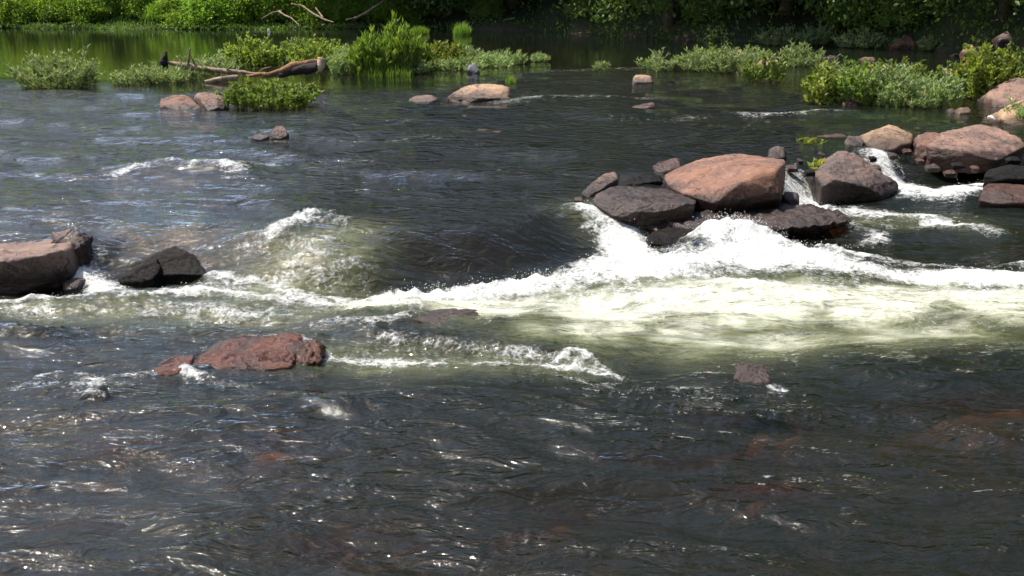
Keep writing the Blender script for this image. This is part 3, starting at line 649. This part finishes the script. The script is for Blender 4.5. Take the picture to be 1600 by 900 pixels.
FO_GLINT = [([(565, 466, 5), (640, 458, 9), (740, 452, 13), (850, 440, 18), (940, 430, 24), (1040, 426, 28), (1130, 412, 28), (1220, 418, 22), (1320, 426, 15), (1450, 436, 12), (1630, 444, 10)], 0, 1.12),
      ([(1280, 408, 8), (1400, 414, 9), (1520, 420, 9), (1640, 424, 9)], 0, .78), ([(1250, 440, 12), (1400, 448, 12), (1630, 462, 12)], 0, .62),
      ([(600, 468, 12), (800, 466, 24), (1000, 460, 34), (1200, 455, 32), (1400, 456, 20), (1640, 458, 14)], 0, .68),
      ([(1110, 372, 12), (1160, 368, 16), (1200, 384, 14)], .1, 1.2),
      ([(920, 342, 9), (960, 352, 12), (985, 372, 12), (1000, 386, 10)], .15, 1.1),
      ([(925, 340, 8), (1010, 345, 8), (1070, 352, 8)], .15, .75),
      ([(425, 382, 5), (455, 370, 9), (485, 360, 8)], .2, .9),
      ([(500, 365, 10), (545, 385, 12), (480, 400, 22), (420, 425, 14), (340, 430, 10)], .15, .55),
      ([(330, 428, 6), (420, 440, 10), (500, 455, 10)], .05, .85),
      ([(130, 436, 10), (165, 450, 14), (190, 464, 8)], 0, .95),
      ([(-60, 478, 8), (80, 472, 8), (180, 470, 10), (320, 462, 10), (430, 462, 14), (560, 470, 16)], 0, .92),
      ([(-60, 490, 10), (120, 486, 10), (300, 484, 14), (560, 484, 18), (640, 485, 16)], 0, .76), ([(330, 440, 12), (430, 445, 16), (540, 462, 10)], .05, .68),
      ([(470, 570, 5), (520, 555, 11), (600, 556, 14), (700, 562, 14), (800, 570, 12), (900, 572, 14), (960, 585, 10)], 0, .86),
      ([(600, 530, 10), (660, 535, 10), (760, 548, 10), (880, 560, 10), (935, 572, 8)], 0, .68),
      ([(870, 560, 6), (905, 552, 7), (930, 566, 8), (960, 582, 6)], 0, .85),
      ([(820, 590, 12), (950, 605, 16), (1100, 612, 14)], 0, .5), ([(1240, 482, 14), (1380, 495, 18), (1560, 505, 20)], 0, .5), ([(-40, 520, 10), (120, 520, 12), (330, 515, 10)], 0, .4), ([(480, 545, 16), (640, 545, 22), (820, 560, 20)], 0, .5), ([(40, 615, 22), (200, 612, 20)], 0, .5), ([(380, 400, 18), (520, 420, 24)], .1, .55),
      ([(500, 508, 10), (580, 515, 12), (640, 505, 10)], 0, .66),
      ([(60, 600, 12), (100, 590, 12), (150, 600, 14), (150, 632, 9)], 0, .62), ([(140, 634, 5), (160, 634, 5)], 0, .8),
      ([(190, 590, 10), (250, 582, 8), (320, 574, 5)], 0, .58),
      ([(170, 272, 4), (215, 266, 7), (270, 262, 6)], .3, .72), ([(300, 266, 5), (340, 262, 7), (370, 268, 6)], .3, .85), ([(270, 250, 4), (350, 248, 5)], .3, .45),
      ([(370, 258, 4), (420, 252, 6), (470, 254, 5)], .3, .68), ([(535, 258, 6), (570, 260, 6)], .3, .6), ([(300, 292, 3), (340, 295, 3)], .3, .5),
      ([(630, 225, 8), (665, 215, 8), (700, 212, 5)], .3, .48), ([(330, 222, 4), (380, 220, 5)], .3, .4),
      ([(500, 158, 4), (560, 157, 4), (620, 158, 4), (700, 160, 4)], .3, .45), ([(790, 158, 6), (850, 152, 4), (950, 156, 3), (1040, 154, 4)], .3, .6),
      ([(860, 112, 4), (930, 110, 3), (1000, 108, 3)], .3, .5), ([(980, 185, 7), (1040, 188, 6), (1100, 180, 4)], .3, .5),
      ([(1165, 177, 4), (1220, 175, 4), (1280, 174, 4), (1330, 177, 3)], .3, .68),
      ([(1238, 275, 8), (1258, 290, 12), (1280, 305, 10), (1340, 308, 10), (1400, 318, 9), (1460, 328, 9), (1550, 345, 8)], .15, .95),
      ([(1285, 318, 7), (1380, 335, 8), (1480, 350, 8)], .1, .6),
      ([(1372, 250, 7), (1400, 265, 9), (1425, 284, 9), (1480, 288, 6), (1540, 275, 8)], .2, 1.0), ([(1520, 262, 6), (1545, 274, 8)], .2, .9),
      ([(1430, 300, 6), (1520, 300, 6)], .12, .55), ([(1130, 400, 10), (1100, 380, 12)], .05, 1.1),
      ([(1206, 592, 4), (1226, 596, 4)], 0, .78), ([(1000, 640, 14), (1200, 650, 14), (1400, 640, 14), (1560, 690, 12)], 0, .42),  # last band: white flecks painted as sun sparkles
      ([(800, 830, 14), (900, 850, 22), (1050, 860, 22), (1250, 865, 18)], 0, .42), ([(745, 855, 12), (750, 880, 12)], 0, .35),  # faint flecks painted in for sun glints on the near water
      ([(1200, 470, 14), (1350, 480, 16), (1500, 490, 18)], 0, .36), ([(0, 868, 3), (120, 868, 3)], 0, .35), ([(1490, 708, 2), (1560, 710, 2)], 0, .4)]
foam = np.zeros_like(X); SP = []
for pts, zz, it in FO_GLINT:
    s_ = stroke(pts, zz, it); foam = np.maximum(foam, s_)
for (cx, cy, rx, ry, fc) in ROCKS:
    if fc:
        d = np.sqrt(((X - cx) / (rx + .06)) ** 2 + ((Y - cy + .1) / (ry + .1)) ** 2); foam = np.maximum(foam, fc * np.exp(-((d - 1) / .18) ** 2) * (.7 + .8 * wx))
foam *= 1 + .35 * wx
AE = [([(560, 475, 14), (760, 480, 28), (950, 480, 40), (1150, 480, 46), (1300, 475, 40), (1450, 470, 34), (1640, 475, 26)], 0, 1.15),
      ([(860, 520, 26), (1100, 528, 28), (1300, 522, 24), (1500, 510, 24)], 0, .75), ([(380, 430, 20), (470, 410, 26), (540, 390, 16)], .15, .5),
      ([(-100, 486, 12), (0, 484, 18), (300, 484, 24), (560, 484, 26)], 0, .36), ([(520, 555, 24), (700, 565, 22), (900, 575, 22)], 0, .4),
      ([(1290, 325, 10), (1500, 340, 12)], .1, .3), ([(940, 350, 12), (1080, 360, 14)], .1, .5)]
aer = np.zeros_like(X)
for pts, zz, it in AE: aer = np.maximum(aer, stroke(pts, zz, it))
aer = np.clip(aer * (1 + .4 * fbm2(X * 2, Y * 2.4, 3)), 0, 1)
CX, CY = prof([(-100, 126), (0, 128), (200, 136), (260, 150), (480, 150), (560, 140), (700, 132), (830, 108), (1000, 106), (1230, 140), (1350, 172), (1600, 190)], ZU)
d = Y - np.interp(X, CX, CY)
rgh = 1 - .965 * sstep(-1.2, 1.2, d + .8 * wx)
rgh = np.maximum(rgh, .3 * sstep(1, 6, X) * (1 - sstep(30, 38, Y)))
dk = stroke([(1260, 375, 14), (1400, 380, 16), (1620, 385, 18)], .0, .45); rgh *= 1 - dk
clr = np.zeros_like(X)
for (q, rx, ry) in REDS: clr = np.maximum(clr, np.exp(-((X - q[0]) / rx / 1.3) ** 2 - ((Y - q[1]) / ry / 1.3) ** 2))
# waves
qx, qy = X + .25 * noise2(X * .9 + 5, Y * .9), Y + .25 * noise2(X * .9, Y * .9 + 9)
c_, s_ = math.cos(-.14), math.sin(-.14); ax, ay = (qx * c_ + qy * s_) * .72, (-qx * s_ + qy * c_) * 1.8
rowsp = np.maximum(Y ** 2 * (1 / 1.5 - 1 / 62) / 900, Y * 1.12 / 1250)
wav = np.zeros_like(X)
for k, (lam, amp, ridge) in enumerate([(1.9, .085, 0), (1.0, .065, .3), (.5, .027, .4), (.26, .0072, .5), (.13, .002, .5), (.07, .0004, .5)]):
    n = noise2(ax / lam + 13.7 * k, ay / lam + 3.1 * k)
    n = n * (1 - ridge) + ridge * (.6 - 2 * np.abs(n))
    wav += amp * .92 * n * np.clip(lam / rowsp - 2, 0, 1) * (1 if k < 2 else .55 + .9 * sstep(-.35, .5, noise2(X * .55 + 30 + k, Y * .8)))
turb = np.clip(foam, 0, 1.2)
loc = 1 - .1 * sstep(-.2, .6, Y - ledge(X)) * (1 - sstep(1.2, 2.5, Y - ledge(X)))
z = base + wav * rgh * (1 + .8 * turb) * loc
# standing turbulence on foam
b1 = 1 - np.abs(noise2(X * 5 + 2, Y * 5)) * 2; b2 = 1 - np.abs(noise2(X * 12, Y * 12 + 7)) * 2; b3 = noise2(X * 27, Y * 27)
filt = np.clip(.09 / rowsp - 1, 0, 1)
z += turb * (.015 + .015 * b1 + (.012 * b2 + .005 * b3) * filt)
# hydraulic jump: raised ridge just below the drop
jump = stroke([(600, 456, 7), (740, 444, 9), (850, 432, 12), (940, 415, 14), (1040, 410, 16), (1130, 388, 18), (1200, 400, 14), (1300, 412, 9)], 0, 1.)
z += jump * (.05 + .022 * b1 + .008 * b2 * filt)
ks = stroke([(430, 378, 8), (485, 362, 12), (505, 368, 8)], .2, 1.); z += ks * (.03 + .02 * b2)
z += stroke([(1120, 374, 10), (1160, 368, 14)], .1, 1.) * .12
w = obj('river', mesh_np('river', np.stack([X, Y, z], 1), f, {'foam': foam, 'aer': aer, 'rgh': rgh, 'clr': clr}, True, M['water'])); tag(w, kind='structure')

# spray thrown up above the white water
cand = np.where((foam > .85) & (Y < 16))[0]
wgt = (foam[cand] - .8) * Y[cand] * (1 + 3 * jump[cand]); pick = rng.choice(cand, 2600, p=wgt / wgt.sum())
vv, ff = ICO[3][0] * 1, ICO[3][1]; bm = bmesh.new(); bmesh.ops.create_icosphere(bm, subdivisions=1, radius=1)
iv = np.array([p.co[:] for p in bm.verts]); iF = np.array([[q.index for q in p.verts] for p in bm.faces]); bm.free()
pos = np.stack([X[pick], Y[pick], z[pick]], 1) + np.stack([rng.normal(size=2600) * .05, rng.normal(size=2600) * .05, np.abs(rng.normal(size=2600)) * .03 + .005], 1)
rad = rng.uniform(.0012, .0042, 2600)
V = (pos[:, None] + iv[None] * rad[:, None, None] * np.array([1, 1, 1.2])).reshape(-1, 3)
Fs = (iF[None] + (np.arange(2600) * len(iv))[:, None, None]).reshape(-1, 3)
t = NT('spray'); M['spray'] = t.done(t.n('BsdfPrincipled', {'Base Color': (.85, .87, .86), 'Roughness': .25}).outputs[0])
tag(obj('spray', mesh_np('spray', V, Fs, None, True, M['spray'])), 'white spray droplets thrown above the cascade', 'spray', None, 'stuff')

# ------------------------------------------------------------------ banks: shrubs, trees, ground cover
def copy_tree(o):
    c = o.copy(); COL.objects.link(c)
    for ch in o.children:
        d = ch.copy(); COL.objects.link(d); d.parent = c
    return c
def shrub_proto(R, H, ncl, per, L, Wd, mat, name='bank_shrub'):
    e = thing(name, (0, 0, 0), None, None)
    a = rng.uniform(0, 2 * math.pi, ncl); r = np.sqrt(rng.uniform(0, 1, ncl)); zc = rng.uniform(.05, 1, ncl)
    rr_ = R * r * (1 - .5 * zc ** 2); c = np.stack([np.cos(a) * rr_, np.sin(a) * rr_, zc * H * (1 - .3 * r)], 1)
    pos = np.repeat(c, per, 0) + rng.normal(size=(ncl * per, 3)) * R * .13; pos[:, 2] = np.abs(pos[:, 2])
    dr = rng.normal(size=pos.shape) + (pos - np.array([0, 0, H * .3])) * .8 / R
    v, f, rn = leaves(pos, dr, L * rng.uniform(.6, 1.2, len(pos)), Wd)
    rn = np.clip(np.repeat(np.repeat(rng.uniform(0, .6, ncl), per), 4) + rn * .4, 0, 1)
    obj('foliage', mesh_np('foliage', v, f, {'rnd': rn}, True, M[mat]), e)
    paths = [np.array([[0, 0, -.2], p * .5 + np.array([0, 0, .1]), p]) for p in c[:14]]
    v, f = tubes(paths, [np.array([.03, .02, .008])] * len(paths), 4); obj('stems', mesh_np('stems', v, f, None, True, M['bark']), e)
    return e
def tree_proto(H, R, low, ncl, per, L):
    e = thing('tree', (0, 0, 0), None, None)
    lean = rng.normal(size=2) * .04 * H
    tp = np.array([[0, 0, -.6], [0, 0, H * .15], [lean[0] * .3, lean[1] * .3, H * .4], [lean[0] * .7, lean[1] * .7, H * .7], [lean[0], lean[1], H * .95]])
    paths = [tp]; rads = [np.array([.035, .026, .02, .012, .004]) * H * .7]
    a = rng.uniform(0, 2 * math.pi, ncl); zc = rng.uniform(low, 1, ncl)
    rr_ = R * np.sqrt(rng.uniform(.08, 1, ncl)) * np.sqrt(np.clip(1 - ((zc - .45) / .6) ** 2, .06, 1))
    c = np.stack([np.cos(a) * rr_ + lean[0] * zc, np.sin(a) * rr_ + lean[1] * zc, zc * H], 1)
    for p in c[::3]:
        z0 = max(.12, p[2] / H - .22) * H; b = np.array([np.interp(z0, tp[:, 2], tp[:, 0]), np.interp(z0, tp[:, 2], tp[:, 1]), z0])
        m = (b + p) / 2 + np.array([0, 0, .05 * H]); paths.append(np.array([b, m, p])); rads.append(np.array([.009, .006, .002]) * H)
    v, f = tubes(paths, rads, 6); obj('trunk', mesh_np('trunk', v, f, None, True, M['bark']), e)
    pos = np.repeat(c, per, 0) + rng.normal(size=(ncl * per, 3)) * np.array([1, 1, .6]) * R * .16
    dr = rng.normal(size=pos.shape) + np.array([0, 0, -.25])
    v, f, rn = leaves(pos, dr, L * rng.uniform(.6, 1.2, len(pos)), L * .5)
    rn = np.clip(np.repeat(np.repeat(rng.uniform(0, .6, ncl), per), 4) + rn * .4, 0, 1)
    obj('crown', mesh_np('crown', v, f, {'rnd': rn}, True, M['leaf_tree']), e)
    return e
def scatter(protos, spots, label, cat, group):
    used = set()
    for (x, y, s, k) in spots:
        o = protos[k] if k not in used else copy_tree(protos[k]); used.add(k)
        o.location = (x, y, gz(x, y) - .1); o.scale = (s, s, s * random.uniform(.9, 1.15)); o.rotation_euler.z = random.uniform(0, 6.28)
        tag(o, label, cat, group)
    for k, p in enumerate(protos):
        if k not in used:
            for ch in list(p.children): bpy.data.objects.remove(ch)
            bpy.data.objects.remove(p)
sh = lambda x: float(shore(np.array([float(x)]))[0])
# left sunny bank
pl = [shrub_proto(1.3, 1.5, 80, 120, .12, .055, 'leaf_bank') for _ in range(3)]
spots = []
for i in range(125):
    px = random.uniform(-250, 640); row = random.random() ** 1.5 * 14 + .35
    x0 = P(px, 43, ZU)[0] * (1 + row / 47); spots.append((x0, sh(x0) + row, random.uniform(.6, 1.3), random.randrange(3)))
scatter(pl, spots, 'bright green shrub on the sunny far left bank', 'shrub', 'shrubs on the sunny far left bank')
# middle and right shaded bank
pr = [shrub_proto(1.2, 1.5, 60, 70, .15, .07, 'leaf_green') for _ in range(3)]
spots = []
for i in range(46):
    px = random.uniform(620, 1700); x0 = P(px, 70, ZU)[0]; row = random.random() * 5 + .8; x0 *= (sh(x0) + row) / P(px, 70, ZU)[1]
    spots.append((x0, sh(x0) + row, random.uniform(.5, 1.1), random.randrange(3)))
scatter(pr, spots, 'dark green shrub under the trees of the right bank', 'shrub', 'shrubs under the right bank trees')
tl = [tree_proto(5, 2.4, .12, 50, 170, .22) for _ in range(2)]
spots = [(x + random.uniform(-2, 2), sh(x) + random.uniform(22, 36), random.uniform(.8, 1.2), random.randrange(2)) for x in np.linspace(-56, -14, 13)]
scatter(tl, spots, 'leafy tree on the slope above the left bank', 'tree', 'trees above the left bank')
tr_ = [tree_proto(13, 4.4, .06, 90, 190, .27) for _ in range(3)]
spots = []
for x in np.linspace(-8, 18, 19): spots.append((x + random.uniform(-.8, .8), sh(x) + random.uniform(.9, 3.2), random.uniform(.62, .88), random.randrange(3)))
for x in np.linspace(-8, 30, 11): spots.append((x, sh(min(x, 16)) + random.uniform(8, 13), random.uniform(.75, 1.0), random.randrange(3)))
for y in (22, 14, 6, -2): spots.append((23 + random.uniform(0, 2) + (22 - y) * .12, y, .6, random.randrange(3)))
scatter(tr_, spots, 'tall dark tree overhanging the right bank', 'tree', 'trees along the right bank')
# waterline ground cover
n = 18000
px = rng.uniform(-500, 660, n); x = np.array([P(a, 45, ZU)[0] for a in px]) * 1.05; y = shore(x) + rng.uniform(-1.5, .9, n)
v, f, rn = leaves(np.stack([x, y, ZU + rng.uniform(-.05, 1, n) * .3 * (.6 + .5 * noise2(x * .9, y))], 1), rng.normal(size=(n, 3)) + np.array([0, 0, .7]), rng.uniform(.06, .16, n), rng.uniform(.03, .06, n))
tag(obj('waterline_weeds', mesh_np('waterline_weeds', v, f, {'rnd': rn * .35}, True, M['leaf_green'])), 'strip of green weeds growing along the far waterline', 'weeds', None, 'stuff')
n = 60000; 
px = rng.uniform(-500, 1750, n); x = np.array([P(a, 55, ZU)[0] for a in px]) * 1.1; off_ = rng.exponential(1.6, n) * np.where(x < -3, 1.5, .7) - .9
kp = (x < -5) | (rng.uniform(0, 1, n) < .12 + .2 * noise2(x * .8, off_)); x = x[kp]; off_ = off_[kp]; n = len(x)
y = shore(x) + off_; zz = ground_h(x, y)[0]
dr = rng.normal(size=(n, 3)) * .55 + np.array([0, 0, 1.])
v, f, rn = leaves(np.stack([x, y, zz - .03], 1), dr, rng.uniform(.08, .24, n), rng.uniform(.03, .08, n))
tag(obj('bank_undergrowth', mesh_np('bank_undergrowth', v, f, {'rnd': rn}, True, M['leaf_bank'])), 'low grass and weeds covering the far bank', 'grass', None, 'stuff')
